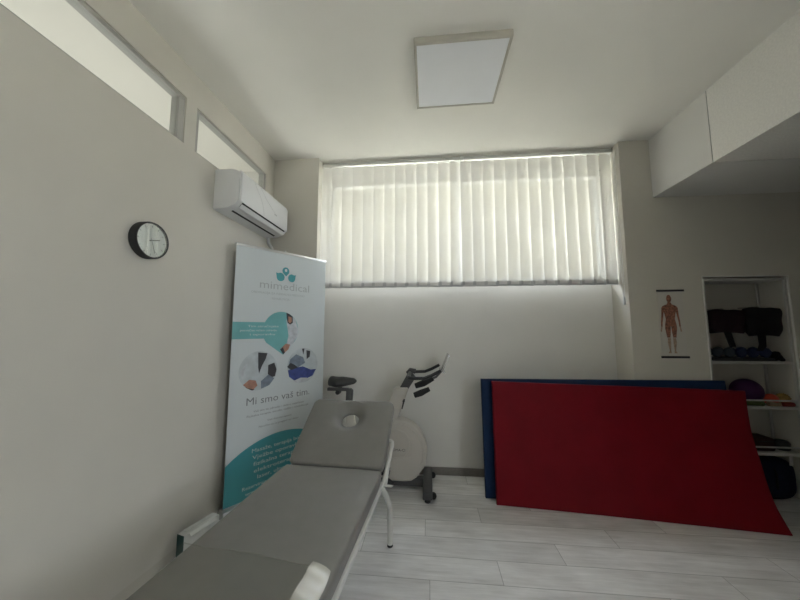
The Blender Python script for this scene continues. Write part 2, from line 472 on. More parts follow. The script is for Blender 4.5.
# the main window behind the blind
b = MB()
wx0, wx1, wz0, wz1 = -1.056, 1.6995, 1.8005, 2.899
ya, yb = 3.02, 3.085
b.box((wx0, ya, wz0), (wx1, yb, wz0 + 0.05), 0.004).box((wx0, ya, wz1 - 0.05), (wx1, yb, wz1), 0.004)
for x in (wx0, 0.30, wx1 - 0.05): b.box((x, ya, wz0 + 0.05), (x + 0.05, yb, wz1 - 0.05), 0.004)
wf = struct('window_3', b, M['pvc'])
for xa, xb in ((wx0 + 0.05, 0.30), (0.35, wx1 - 0.05)):
    MB().box((xa, 3.05, wz0 + 0.05), (xb, 3.056, wz1 - 0.05)).build('pane', M['glass'], wf, smooth=False)
# outside, unseen: added slab shading the upper slats, added dark backdrop, light-bouncing ground
struct('ceiling_shade_slab', MB().box((-2.6, 3.14, 3.05), (3.6, 3.42, 3.2)), M['outside_dark'])  # added slab that cuts sky light on the upper slats
struct('wall_dim_backdrop', MB().box((-9, 8.5, -0.5), (9, 8.8, 6.2)), M['outside_dark'])  # added so the view through the slats stays dim
struct('floor_outside', MB().box((-12, -14, -0.6), (14, 24, -0.5)), M['outside_ground'])
# ------------------------------------------------------------------ vertical blind
bl = thing('vertical_blind', 'ivory vertical slat blind closed across the wide back window', 'blind', (0.32, 2.84, 1.750))
bz0 = 1.757
b = MB()
b.box((-1.052, 2.815, 2.972), (0.322, 2.865, 3.004), 0.004).box((0.342, 2.815, 2.972), (1.698, 2.865, 3.004), 0.004)
b.build('headrail', M['alu'], bl, world=True)
MB().box((0.314, 2.806, 2.962), (0.350, 2.872, 3.008), 0.006).build('rail_joiner', M['white_paint'], bl, world=True)
NS = 26
x0s, x1s = -1.000, 1.640
for i in range(NS):
    cx = x0s + (x1s - x0s) * i / (NS - 1)
    ang = R(11 + random.uniform(-5, 5)) * (1 if i < 13 else 1)
    if i in (12,): ang = R(22)
    w = 0.120; tilt = random.uniform(-0.004, 0.004)
    ca, sa = math.cos(ang), math.sin(ang)
    def fn(u, v, cx=cx, ca=ca, sa=sa, tilt=tilt):
        s_ = (u - 0.5) * w; bow = 0.006 * (1 - (2 * u - 1) ** 2)
        z = bz0 + (2.966 - bz0) * v
        t = tilt * (1 - v)
        return (cx + s_ * ca + bow * sa + t, 2.84 + s_ * sa - bow * ca, z)
    sl = MB().grid(fn, 6, 4).build('slat', M['slat'], bl, world=True)
    rot = Matrix.Rotation(ang, 3, 'Z')
    MB().box((cx + tilt - w / 2, 2.8365, bz0 - 0.016), (cx + tilt + w / 2, 2.8415, bz0 + 0.034), 0.002, rot=rot).build('weight', M['ac_grey'], sl, world=True)
    MB().box((cx - 0.006, 2.837, 2.952), (cx + 0.006, 2.843, 2.974)).build('hanger', M['white_paint'], sl, world=True)
b = MB()
for dx in (0.0, 0.012):
    b.tube([(1.672 + dx, 2.770, 2.96), (1.673 + dx, 2.768, 2.3), (1.676 + dx, 2.767, 1.62)], 0.0018, 6)
b.build('pull_cord', M['white_paint'], bl, world=True)
MB().lathe([(0.0, 0.0), (0.010, 0.003), (0.012, 0.03), (0.008, 0.062), (0.003, 0.07)], (1.682, 2.767, 1.555), 'Z', 14).build('cord_weight', M['ac_grey'], bl, world=True)

# ------------------------------------------------------------------ ceiling light
lt = thing('ceiling_light', 'square white surface mounted panel lamp, switched off, on the ceiling', 'lamp', (0.205, 1.825, ZC))
lx0, lx1, ly0, ly1, lz = -0.073, 0.486, 1.590, 2.112, 2.980
b = MB()
fwd = 0.016
b.box((lx0, ly0, lz), (lx1, ly0 + fwd, ZC), 0.002).box((lx0, ly1 - fwd, lz), (lx1, ly1, ZC), 0.002)
b.box((lx0, ly0 + fwd, lz), (lx0 + fwd, ly1 - fwd, ZC), 0.002).box((lx1 - fwd, ly0 + fwd, lz), (lx1, ly1 - fwd, ZC), 0.002)
b.build('frame', M['lampframe'], lt, world=True)
MB().box((lx0 + fwd, ly0 + fwd, lz + 0.003), (lx1 - fwd, ly1 - fwd, lz + 0.010)).build('diffuser', M['diffuser'], lt, world=True)

# ------------------------------------------------------------------ air conditioner
ac = thing('air_conditioner', 'white wall mounted air conditioner under the small clerestory window', 'air conditioner', (XL, 2.27, 2.19))
y0, y1 = 1.925, 2.645
XW = XL + 0.001
prof = [(XW, 2.192), (XW, 2.484), (XW + 0.135, 2.484), (XW + 0.175, 2.470), (XW + 0.190, 2.445), (XW + 0.190, 2.250), (XW + 0.165, 2.222), (XW + 0.10, 2.196)]
b = MB()
def prismY(b, prof, a, c, bev=0.0):  # outline given as (x,z)
    b.prism(prof, a, c, 'Y', bev)
prismY(b, prof, y0, y1, 0.008)
b.build('body', M['ac'], ac, world=True)
fp = [(XW + 0.186, 2.250), (XW + 0.190, 2.455), (XW + 0.180, 2.474), (XW + 0.190, 2.474), (XW + 0.203, 2.450), (XW + 0.203, 2.252), (XW + 0.198, 2.246)]
b = MB(); prismY(b, fp, y0 + 0.012, y1 - 0.012, 0.003)
pnl = b.build('front_panel', M['ac'], ac, world=True)
b = MB()
xf = XW + 0.2035
b.tube([(xf, y0 + 0.17, 2.474 - 0.02), (xf, y0 + 0.20, 2.42), (xf, y0 + 0.26, 2.37), (xf, y0 + 0.30, 2.31), (xf, y0 + 0.31, 2.25)], 0.0012, 6)
b.tube([(xf, y0 + 0.25, 2.455), (xf, y0 + 0.33, 2.40), (xf, y0 + 0.42, 2.36), (xf, y0 + 0.48, 2.335)], 0.0012, 6)
b.build('relief_line', M['ac_grey'], pnl, world=True)
MB().box((xf - 0.001, y0 + 0.47, 2.322), (xf + 0.001, y0 + 0.51, 2.332)).build('badge', M['ac_grey'], pnl, world=True)
b = MB()
b.prism([(XW + 0.160, 2.2265), (XW + 0.190, 2.2510), (XW + 0.199, 2.2425), (XW + 0.171, 2.2165)], y0 + 0.05, y1 - 0.05, 'Y')
b.build('air_outlet', M['rubber'], ac, world=True)
b = MB()
b.prism([(XW + 0.168, 2.212), (XW + 0.190, 2.236), (XW + 0.193, 2.232), (XW + 0.172, 2.207)], y0 + 0.04, y1 - 0.04, 'Y', 0.001)
b.build('louver', M['ac'], ac, world=True)
b = MB()
b.prism([(XW + 0.100, 2.1965), (XW + 0.112, 2.2015), (XW + 0.112, 2.1985), (XW + 0.100, 2.1935)], y0 + 0.06, y1 - 0.06, 'Y')
b.build('drain_slot', M['rubber'], ac, world=True)
b = MB().tube([(XL + 0.03, y1 - 0.03, 2.20), (XL + 0.03, y1 - 0.02, 2.15), (XL + 0.02, y1 + 0.06, 2.12), (XL + 0.018, YB - 0.02, 2.11)], 0.014, 10)
b.build('pipe', M['ac'], ac, world=True)

# ------------------------------------------------------------------ wall clock
CY, CZ = 1.450, 1.821
ck = thing('wall_clock', 'round wall clock with deep black rim on the left wall', 'clock', (XL, CY, CZ - 0.099))
b = MB().lathe([(0.092, 0.001), (0.099, 0.004), (0.099, 0.040), (0.096, 0.047), (0.091, 0.047), (0.090, 0.030), (0.0, 0.030)], (XL, CY, CZ), 'X', 56)
b.build('rim', M['rubber'], ck, world=True)
face = MB().lathe([(0.0895, 0.0305), (0.0895, 0.034), (0.0, 0.034)], (XL, CY, CZ), 'X', 56).build('face', M['clockface'], ck, world=True)
for k in range(12):
    MB().box((XL + 0.0342, CY - 0.0018, CZ + 0.070), (XL + 0.0348, CY + 0.0018, CZ + 0.083), rot=Matrix.Rotation(k * PI / 6, 3, 'X'), pivot=(XL + 0.034, CY, CZ)).build('hour_mark', M['ink'], face, world=True)
MB().box((XL + 0.0352, CY - 0.003, CZ - 0.012), (XL + 0.0362, CY + 0.003, CZ + 0.052), rot=Matrix.Rotation(R(-74), 3, 'X'), pivot=(XL + 0.035, CY, CZ)).build('hour_hand', M['ink_dark'], ck, world=True)
MB().box((XL + 0.0366, CY - 0.002, CZ - 0.014), (XL + 0.0374, CY + 0.002, CZ + 0.070), rot=Matrix.Rotation(R(-160), 3, 'X'), pivot=(XL + 0.035, CY, CZ)).build('minute_hand', M['ink'], ck, world=True)
MB().lathe([(0.0905, 0.043), (0.0905, 0.045), (0.0, 0.045)], (XL, CY, CZ), 'X', 48).build('glass', M['clockglass'], ck, world=True)

# ------------------------------------------------------------------ roll-up banner
BRZ = math.atan2(0.68, 0.47)
bn = thing('rollup_banner', 'tall white and teal roll-up advertising banner standing in the left corner', 'banner', (-1.45, 2.12, 0), BRZ)
BW = 0.815
b = MB()
b.prism([(-0.035, 0.012), (-0.045, 0.03), (-0.035, 0.075), (0.0, 0.085), (0.06, 0.07), (0.075, 0.03), (0.065, 0.012)], -0.01, BW + 0.01, 'X', 0.003)
b.build('base_cassette', M['alu'], bn)
for x in (0.12, BW - 0.12):
    MB().box((x - 0.02, -0.075, 0), (x + 0.02, 0.105, 0.014), 0.004).build('foot', M['alu'], bn)
MB().tube([(BW / 2, 0.025, 0.07), (BW / 2, 0.022, 2.022)], 0.008, 10).build('support_pole', M['alu'], bn)
MB().box((-0.004, -0.008, 1.986), (BW + 0.004, 0.012, 2.006), 0.003).build('top_rail', M['alu'], bn)
sheet = MB().box((0, -0.0008, 0.078), (BW, 0.0008, 1.988)).build('banner_sheet', M['banner'], bn, smooth=False)
sheet['label'] = 'printed pale sheet with teal artwork'
YA = -0.0014
# logo
b = MB()
cx, cz, r = 0.408, 1.842, 0.032
pts = []
for k in range(26):
    a = R(-50) + R(280) * k / 25
    pts.append((cx + r * math.cos(a), YA, cz + r * math.sin(a)))
pts.append((cx + 0.003, YA, 1.796))
b.poly(pts); b.mi = 1
b.disc((cx + 0.001, cz + 0.006), 0.011, 0.013, YA - 0.0004, 20)
b.mi = 0
def leaf(b, cx, cz, r, sgn):
    pts = []
    for k in range(27):
        a = R(135 if sgn < 0 else 45) + sgn * -1 * 0
        pts.append(None)
    pts = []
    a0 = R(150) if sgn < 0 else R(30)
    for k in range(25):
        t = k / 24
        a = a0 + (-1 if sgn > 0 else 1) * R(25) + (R(310) * t if sgn < 0 else -R(310) * t)
        pts.append((cx + r * math.cos(a), YA, cz + r * math.sin(a)))
    pts.append((cx + sgn * r * 1.15, YA, cz + r * 0.95))
    b.poly(pts)
leaf(b, 0.362, 1.786, 0.036, -1)
leaf(b, 0.464, 1.787, 0.034, 1)
b.build('logo', [M['teal'], M['banner']], sheet, smooth=False)
text('lettering', 'mimedical', 0.45, M['ink_light'], sheet, 0.415, 1.678, YA, height=0.068)
text('lettering', 'ORDINACIJA ZA FIZIKALNU MEDICINU', 0.47, M['ink_light'], sheet, 0.36, 1.632, YA, height=0.018)
text('lettering', 'I REHABILITACIJU', 0.17, M['ink_light'], sheet, 0.37, 1.590, YA, height=0.018)
# teal tab with the drop-shaped picture
b = MB()
b.poly([(0.0, YA, 1.272), (0.26, YA, 1.272), (0.26, YA, 1.402), (0.0, YA, 1.402)])
b.build('teal_tab', M['teal_light'], sheet, smooth=False)
b = MB()
pts = []
DC, DR = (0.385, 1.335), 0.157
for k in range(41):
    a = R(-38) + R(256) * k / 40
    pts.append((DC[0] + DR * math.cos(a), YA - 0.0003, DC[1] + DR * math.sin(a)))
pts.append((0.409, YA - 0.0003, 1.133))
b.poly(pts)
b.mi = 1  # clothed figure on the right side of the drop
b.poly([(x, YA - 0.0006, z) for x, z in ((0.425, 1.425), (0.478, 1.459), (0.512, 1.425), (0.541, 1.35), (0.538, 1.29), (0.50, 1.230), (0.455, 1.180), (0.42, 1.165), (0.438, 1.22), (0.452, 1.29), (0.440, 1.36))])
b.mi = 2
b.poly([(x, YA - 0.0008, z) for x, z in ((0.425, 1.485), (0.45, 1.478), (0.485, 1.455), (0.488, 1.40), (0.462, 1.385), (0.44, 1.40), (0.430, 1.44))])
b.mi = 3
b.poly([(x, YA - 0.0010, z) for x, z in ((0.445, 1.455), (0.475, 1.447), (0.478, 1.41), (0.46, 1.395), (0.445, 1.41))])
b.poly([(x, YA - 0.0010, z) for x, z in ((0.385, 1.185), (0.43, 1.225), (0.47, 1.215), (0.455, 1.175), (0.420, 1.148))])
b.mi = 2
b.poly([(x, YA - 0.0012, z) for x, z in ((0.380, 1.180), (0.405, 1.195), (0.425, 1.150), (0.409, 1.136))])
b.build('drop_picture', [M['teal_light'], M['coat'], M['ink_dark'], M['skin']], sheet, smooth=False)
for (s_, wd, cx, z) in (('Tim stručnjaka', 0.25, 0.235, 1.362), ('posvećen vašem zdravlju', 0.29, 0.20, 1.330), ('i oporavku', 0.20, 0.23, 1.298)):
    text('lettering', s_, wd, M['ink_white'], sheet, cx, z, YA - 0.002, height=0.018)
# round pictures
b = MB()
b.disc((0.21, 1.024), 0.150, 0.150, YA, 44); b.mi = 1
b.poly([(x, YA - 0.0003, z) for x, z in ((0.20, 1.165), (0.275, 1.155), (0.262, 1.11), (0.235, 1.06), (0.213, 1.00), (0.205, 1.05))])
b.poly([(x, YA - 0.0003, z) for x, z in ((0.285, 1.06), (0.335, 1.075), (0.356, 1.02), (0.345, 0.965), (0.31, 0.96), (0.285, 0.99))])
b.poly([(x, YA - 0.0003, z) for x, z in ((0.095, 0.93), (0.13, 0.91), (0.185, 0.882), (0.165, 0.878), (0.125, 0.90))])
b.mi = 2
b.poly([(x, YA - 0.0005, z) for x, z in ((0.095, 0.928), (0.14, 0.962), (0.19, 0.95), (0.205, 0.91), (0.175, 0.885), (0.13, 0.90))])
b.mi = 3
b.poly([(x, YA - 0.0004, z) for x, z in ((0.23, 0.94), (0.29, 0.985), (0.34, 0.95), (0.30, 0.90), (0.235, 0.882))])
b.mi = 4
b.poly([(x, YA - 0.0004, z) for x, z in ((0.07, 1.03), (0.12, 1.09), (0.10, 1.02), (0.09, 0.97))])
b.build('round_picture', [M['pphoto'], M['ink_dark'], M['skin'], M['pgrey'], M['coat']], sheet, smooth=False)
b = MB()
b.disc((0.60, 1.030), 0.150, 0.150, YA, 44); b.mi = 1
b.poly([(x, YA - 0.0003, z) for x, z in ((0.455, 1.02), (0.475, 1.09), (0.53, 1.13), (0.60, 1.10), (0.62, 1.05), (0.56, 1.02), (0.50, 0.99))])
b.mi = 2
b.poly([(x, YA - 0.0004, z) for x, z in ((0.458, 1.00), (0.52, 1.015), (0.60, 1.02), (0.68, 0.985), (0.735, 0.985), (0.70, 0.93), (0.62, 0.905), (0.53, 0.902), (0.47, 0.945))])
b.mi = 3
b.poly([(x, YA - 0.0005, z) for x, z in ((0.45, 1.03), (0.48, 1.06), (0.52, 1.04), (0.55, 1.015), (0.49, 1.00))])
b.poly([(x, YA - 0.0005, z) for x, z in ((0.63, 1.16), (0.67, 1.15), (0.665, 1.10), (0.635, 1.08))])
b.poly([(x, YA - 0.0005, z) for x, z in ((0.585, 1.175), (0.61, 1.175), (0.60, 1.12))])
b.mi = 4
b.poly([(x, YA - 0.0006, z) for x, z in ((0.51, 0.905), (0.58, 0.925), (0.645, 0.918), (0.61, 0.885), (0.545, 0.885))])
b.build('round_picture', [M['pphoto'], M['pgrey'], M['pblue'], M['ink_dark'], M['coat']], sheet, smooth=False)
text('lettering', 'Mi smo vaš tim.', 0.545, M['ink'], sheet, 0.40, 0.770, YA, height=0.058)
text('lettering', 'Vaš tim za zdravlje i dobro osjećanje', 0.435, M['ink'], sheet, 0.40, 0.710, YA, height=0.016)
text('lettering', 'Fizikalna terapija, masaža, vježbe i rehabilitacija', 0.53, M['ink'], sheet, 0.40, 0.680, YA, height=0.016)
text('lettering', 'Vaš fizioterapeut', 0.21, M['ink'], sheet, 0.40, 0.623, YA, height=0.015)
text('lettering', 'Naručite se na pregled već danas', 0.34, M['ink'], sheet, 0.40, 0.586, YA, height=0.015)
b = MB()
pts = []
for k in range(31):
    x = BW * k / 30
    pts.append((x, YA, -0.165 + math.sqrt(0.68 ** 2 - (x - 0.42) ** 2)))
pts += [(BW, YA, 0.088), (0, YA, 0.088)]
b.poly(pts).build('teal_dome', M['teal'], sheet, smooth=False)
for (s_, wd, z) in (('Masaže, terapija boli,', 0.43, 0.412), ('Vježbe oporavka,', 0.42, 0.362), ('fizikalna terapija,', 0.40, 0.312), ('elektroterapija,', 0.39, 0.262), ('laser, ultrazvuk', 0.33, 0.212)):
    text('lettering', s_, wd, M['ink_white'], sheet, 0.40, z, YA - 0.001, height=0.030)
text('lettering', 'Rezervirajte', 0.20, M['ink_white'], sheet, 0, 0.158, YA - 0.001, height=0.026, left=0.126)
text('lettering', 'termin', 0.09, M['ink_white'], sheet, 0, 0.116, YA - 0.001, height=0.024, left=0.150)

# ------------------------------------------------------------------ massage table
TRZ = -R(3.4)
tb = thing('massage_table', 'grey vinyl treatment table with raised headrest on a white tube frame', 'massage table', (-0.549, 1.760, 0), TRZ)
ZT, TW = 0.57, 0.574

def cushion(wd, ln, th, rc, edge, hole=None, dome=0.004):
    """upholstered pad lying on z=0..th, x in +-wd/2, y in 0..ln; hole=(cy, a, b, ry) lets a face hole through"""
    bm = MB()
    cy = hole[0] if hole else ln / 2
    NA = 96
    # outer outline rays from the centre
    def outer(a):
        d = Vector((math.cos(a), math.sin(a)))
        lo, hi = 0.0, 3.0
        def inside(t):
            x = d.x * t; y = cy + d.y * t
            hx, hy = wd / 2, ln / 2
            px, py = abs(x), abs(y - ln / 2)
            if px > hx or py > hy: return False
            qx, qy = px - (hx - rc), py - (hy - rc)
            if qx > 0 and qy > 0: return qx * qx + qy * qy <= rc * rc
            return True
        for _ in range(40):
            m = (lo + hi) / 2
            if inside(m): lo = m
            else: hi = m
        return lo
    angs = [2 * PI * k / NA for k in range(NA)]
    # refine the angles so corners are well covered
    out = [outer(a) for a in angs]
    rings = []
    def ring(fn): rings.append([bm.bm.verts.new(fn(k, angs[k])) for k in range(NA)])
    def P(k, a, t, z):  # t = distance from the centre
        return (math.cos(a) * t, cy + math.sin(a) * t, z)
    if hole:
        def inner(a): return 1 / math.sqrt((math.cos(a) / hole[1]) ** 2 + (math.sin(a) / hole[2]) ** 2)
        ring(lambda k, a: P(k, a, inner(a), 0))
        ring(lambda k, a: P(k, a, inner(a), th * 0.30))
        for f in (0.12, 0.3, 0.55, 0.8, 1.0):
            grow = hole[3]
            ring(lambda k, a, f=f: P(k, a, inner(a) + grow * f, th * (0.30 + 0.70 * math.sin(f * PI / 2) ** 1.0)))
        start = lambda k, a: inner(a) + hole[3]
    else:
        start = lambda k, a: 0.02
        ring(lambda k, a: P(k, a, 0.02, th + dome))
    for f in (0.25, 0.5, 0.75, 1.0):
        def g(k, a, f=f):
            s0 = start(k, a); e = out[k] - edge
            t = s0 + (e - s0) * f
            if t < s0 * 0.9: t = e
            return P(k, a, t, th + dome * (1 - f))
        ring(g)
    for q in (20, 45, 68, 90):
        ring(lambda k, a, q=q: P(k, a, out[k] - edge * (1 - math.sin(R(q))), th - edge * (1 - math.cos(R(q)))))
    ring(lambda k, a: P(k, a, out[k], edge * 0.6))
    ring(lambda k, a: P(k, a, out[k] - edge * 0.35, 0))
    for A, B in zip(rings, rings[1:]):
        for k in range(NA): bm._f([A[k], A[(k + 1) % NA], B[(k + 1) % NA], B[k]])
    if hole:
        A, B = rings[-1], rings[0]
        for k in range(NA): bm._f([A[k], A[(k + 1) % NA], B[(k + 1) % NA], B[k]])
    else:
        bm._f(rings[0]); bm._f(rings[-1])
    return bm

TH = 0.062
mb = cushion(TW, 1.36, TH, 0.014, 0.016)
for v in mb.bm.verts: v.co += Vector((0, -1.36 - 0.004, ZT - TH))
mb.build('seat_cushion', M['vinyl'], tb)
mb = cushion(TW, 0.470, TH, 0.040, 0.018, hole=(0.335, 0.060, 0.054, 0.062))
HR = Matrix.Rotation(R(37), 3, 'X')
for v in mb.bm.verts: v.co = HR @ (v.co + Vector((0, 0.004, -TH))) + Vector((0, 0.0, ZT))
hc = mb.build('headrest_cushion', M['vinyl'], tb)
hc['label'] = 'raised head section with an oval face hole'
# frame: side rails, cross rails
zr = ZT - TH - 0.018
b = MB()
hx = TW / 2 + 0.003
b.box((hx - 0.028, -1.34, zr - 0.012), (hx + 0.004, 0.0, zr + 0.017), 0.006)
b.box((-hx - 0.006, -1.34, zr - 0.018), (-hx + 0.028, 0.0, zr + 0.017), 0.006)
for y in (-1.34, -0.7, -0.02): b.box((-hx, y, zr - 0.015), (hx, y + 0.028, zr + 0.015), 0.004)
b.build('frame', M['steel_white'], tb)
for sx in (1, -1):
    for (ya_, yb_) in ((-0.02, 0.262), (-1.32, -1.62)):
        X = sx * (hx - 0.009)
        yk = ya_ + (yb_ - ya_) * 0.88
        pts = [(X, ya_, zr), (X, ya_ + (yb_ - ya_) * 0.45, zr - 0.105), (X, yk - (yb_ - ya_) * 0.08, 0.285), (X, yk + (yb_ - ya_) * 0.05, 0.25), (X, yb_, 0.10), (X, yb_, 0.012)]
        lg = MB().tube(pts, 0.0175, 14).build('leg', M['steel_white'], tb)
        MB().lathe([(0.016, 0.0), (0.0185, 0.003), (0.0185, 0.014), (0.015, 0.017)], (X, yb_, 0.0), 'Z', 16).build('foot_cap', M['rubber'], lg)
for y in (0.250, -1.61):
    MB().tube([(-hx + 0.012, y, 0.175), (hx - 0.012, y, 0.175)], 0.009, 10).build('cross_bar', M['steel_white'], tb)
# head support levers
for sx in (1, -1):
    X = sx * hx if sx > 0 else -hx + 0.05
    b = MB()
    b.tube([(X, -0.005, zr + 0.005), (X + sx * 0.012, 0.10, zr + 0.085), (X + sx * 0.018, 0.185, 0.637), (X + sx * 0.016, 0.196, 0.648), (X + sx * 0.006, 0.20, 0.655), (X - sx * 0.03, 0.202, 0.656)], 0.0115, 10)
    lv = b.build('head_support', M['steel_white'], tb)
    MB().tube([(X + sx * 0.012, 0.165, 0.585), (X + sx * 0.012, 0.02, zr - 0.012)], 0.006, 8).build('ratchet_strut', M['steel_white'], lv)
    MB().tube([(X, 0.02, zr - 0.012), (X + sx * 0.05, 0.02, zr - 0.012)], 0.006, 8).build('release_peg', M['steel_white'], lv)
# clear plastic foot cover lying on the table
fc = thing('plastic_foot_cover', 'clear plastic cover sheet lying over the near foot end of the table', 'cover', (-0.62, 0.9, ZT + 0.005), TRZ)
def pl(u, v):
    x = -0.290 + u * 0.530; y = 0.18 - v * 0.66
    y += -0.005 * math.sin(u * 9) - 0.028 * u
    z = 0.0015 + 0.002 * math.sin(u * 14 + v * 5) ** 2
    return (x, y, z)
MB().grid(pl, 30, 20).build('top_sheet', M['plastic'], fc)
MB().tube([pl(i / 24, 0.0) for i in range(25)], 0.0016, 6).build('hem', M['plastic'], fc)
def pe(u, v):
    a = u * PI * 0.62
    y = 0.150 - v * 0.63
    rr = 0.026
    taper = 1.0 if v > 0.06 else 0.75 + 0.25 * math.sqrt(v / 0.06)
    x = 0.226 + 0.050 * u + rr * math.sin(a) * taper * 0.9
    z = 0.004 + 0.016 * math.cos(a * 0.9) * taper + 0.002 * math.sin(v * 40)
    return (x, y - 0.012 * u, z)
MB().grid(pe, 12, 34).build('stiff_edge', M['plastic_edge'], fc)['label'] = 'glossy folded right edge'

# box between table and wall
bxr = -R(15.5)
bx = thing('carton', 'slim white carton with dark green end between table and left wall', 'box', (-1.453, 1.755, 0), bxr)
MB().box((-0.028, 0.002, 0), (0.028, 0.225, 0.150), 0.002).build('carton_body', M['card'], bx)
MB().box((-0.028, -0.001, 0.02), (0.028, 0.0018, 0.150)).build('end_panel', M['green_card'], bx)['label'] = 'dark green end'
b = MB().box((-0.028, 0.03, 0.1502), (0.006, 0.220, 0.1522), rot=Matrix.Rotation(R(-5), 3, 'Y'), pivot=(-0.028, 0.1, 0.15))
b.box((0.028, 0.03, 0.148), (0.050, 0.200, 0.150), rot=Matrix.Rotation(R(35), 3, 'Y'), pivot=(0.028, 0.1, 0.149))
b.build('flap', M['card'], bx)

# ------------------------------------------------------------------ exercise bike (faces right)
bk = thing('exercise_bike', 'white and black indoor exercise bike standing against the back wall', 'exercise bike', (-0.34, 2.72, 0))
BYc = 2.72
def arc(cx, cz, r, a0, a1, n):
    return [(cx + r * math.cos(R(a0 + (a1 - a0) * k / n)), cz + r * math.sin(R(a0 + (a1 - a0) * k / n))) for k in range(n + 1)]
out = arc(-0.290, 0.31, 0.268, -28, 118, 26) + [(-0.52, 0.42), (-0.60, 0.30), (-0.58, 0.13), (-0.52, 0.075), (-0.215, 0.070), (-0.16, 0.075), (-0.115, 0.105)]
b = MB().prism(out, BYc - 0.062, BYc + 0.062, 'Y', 0.018, 3)
sh = b.build('flywheel_shroud', M['bike_white'], bk, world=True)
MB().tube([(x, BYc - 0.062, z) for x, z in arc(-0.290, 0.31, 0.232, -25, 112, 26)], 0.006, 8).build('rim_ridge', M['bike_white'], sh, world=True)
MB().tube([(x, BYc - 0.066, z) for x, z in [(-0.40, 0.490)] + arc(-0.275, 0.390, 0.100, 92, 0, 12) + [(-0.18, 0.33), (-0.215, 0.275), (-0.35, 0.255)]], 0.004, 8).build('panel_ridge', M['bike_white'], sh, world=True)
pan = arc(-0.30, 0.335, 0.155, -20, 130, 18) + [(-0.50, 0.40), (-0.50, 0.28), (-0.30, 0.255)]
MB().prism(pan, BYc - 0.067, BYc - 0.060, 'Y', 0.003).build('side_panel', M['bike_panel'], sh, world=True)
t_ = text('lettering', 'OMA-CI', 0.105, M['ink_dark'], sh, -0.262 + 0.34, 0.318, -0.0685, height=0.022)
# neck, handlebar post
neck = [(-0.44, 0.50), (-0.42, 0.58), (-0.308, 0.828), (-0.292, 0.838), (-0.190, 0.838), (-0.183, 0.822), (-0.225, 0.70), (-0.285, 0.55), (-0.33, 0.47)]
MB().prism(neck, BYc - 0.036, BYc + 0.036, 'Y', 0.010, 3).build('neck', M['bike_white'], bk, world=True)
b = MB().box((-0.011, BYc - 0.024, 0), (0.011, BYc + 0.024, 0))
pst = MB().prism([(-0.280, 0.80), (-0.200, 0.80), (-0.118, 0.925), (-0.150, 0.965), (-0.190, 0.958)], BYc - 0.022, BYc + 0.022, 'Y', 0.006)
pst.build('handlebar_post', M['dgrey'], bk, world=True)
b = MB().tube([(-0.225, BYc - 0.034, 0.725), (-0.222, BYc - 0.055, 0.725)], 0.010, 10)
b.tube([(-0.216, BYc - 0.056, 0.745), (-0.236, BYc - 0.058, 0.665)], [0.008, 0.005], 8)
b.build('height_lever', M['black'], bk, world=True)
# handlebars: central clamp, two long bars and two aero grips
b = MB()
b.tube([(-0.19, BYc, 0.955), (-0.165, BYc, 0.985), (-0.12, BYc, 0.975)], 0.022, 12)
b.tube([(-0.17, BYc - 0.20, 0.95), (-0.17, BYc, 0.965), (-0.17, BYc + 0.20, 0.95)], 0.015, 12)
b.build('handlebar_clamp', M['dgrey'], bk, world=True)
for sy in (-1, 1):
    y = BYc + sy * 0.20; dz = 0.0 if sy > 0 else -0.0
    b = MB().tube([(-0.17, y, 0.950), (-0.13, y, 0.945), (-0.04, y, 0.948), (0.02, y, 0.972), (0.085, y, 1.005), (0.095, y, 1.012)], 0.0135, 12)
    b.build('handlebar', M['black'], bk, world=True)
b = MB().tube([(-0.12, BYc - 0.09, 0.865), (-0.05, BYc - 0.09, 0.890), (0.03, BYc - 0.09, 0.935)], [0.022, 0.028, 0.024], 12)
b.build('arm_pad', M['rubber'], bk, world=True)
b = MB().tube([(-0.125, BYc - 0.17, 0.805), (-0.07, BYc - 0.17, 0.825), (0.00, BYc - 0.17, 0.858)], [0.022, 0.026, 0.018], 12)
b.build('arm_pad', M['rubber'], bk, world=True)
b = MB().tube([(-0.02, BYc - 0.06, 0.905), (0.06, BYc - 0.03, 0.935), (0.11, BYc, 0.985)], 0.010, 10)
b.build('console_arm', M['dgrey'], bk, world=True)
RC = Matrix.Rotation(R(22), 3, 'Y')
b = MB().box((0.135, BYc - 0.11, 0.985), (0.147, BYc + 0.11, 1.135), 0.004, rot=RC)
b.box((0.120, BYc - 0.10, 0.975), (0.165, BYc + 0.10, 0.987), 0.003, rot=RC, pivot=(0.141, BYc, 1.06))
b.build('device_holder', M['chrome'], bk, world=True)
# seat
def saddle(u, v):
    a = 2 * PI * u
    x = -0.915 + 0.262 * v
    tt = v
    wid = 0.105 * (math.sin(min(1, tt / 0.42) * PI / 2) ** 0.6) if tt < 0.42 else 0.105 + (0.026 - 0.105) * ((tt - 0.42) / 0.58) ** 0.75
    if tt > 0.97: wid *= 0.7
    hi = 0.050 if tt < 0.5 else 0.050 - 0.024 * (tt - 0.5) / 0.5
    hi *= (math.sin(min(1, tt / 0.12) * PI / 2) ** 0.6 if tt < 0.12 else 1)
    if tt > 0.94: hi *= 1 - 0.6 * (tt - 0.94) / 0.06
    c, s_ = math.cos(a), math.sin(a)
    zc = 0.858 + 0.022 * tt + 0.012 * math.exp(-((tt - 0.12) / 0.15) ** 2)
    return (x, BYc + wid * c, zc + hi * (s_ if s_ > 0 else s_ * 0.75))
b = MB().grid(saddle, 28, 22, closed_u=True)
MBcap = b
b.build('seat', M['black'], bk, world=True)
b = MB().box((-0.915, BYc - 0.020, 0.795), (-0.720, BYc + 0.020, 0.822), 0.006)
b.tube([(-0.80, BYc, 0.815), (-0.80, BYc, 0.852)], 0.020, 12)
b.build('seat_slider', M['dgrey'], bk, world=True)
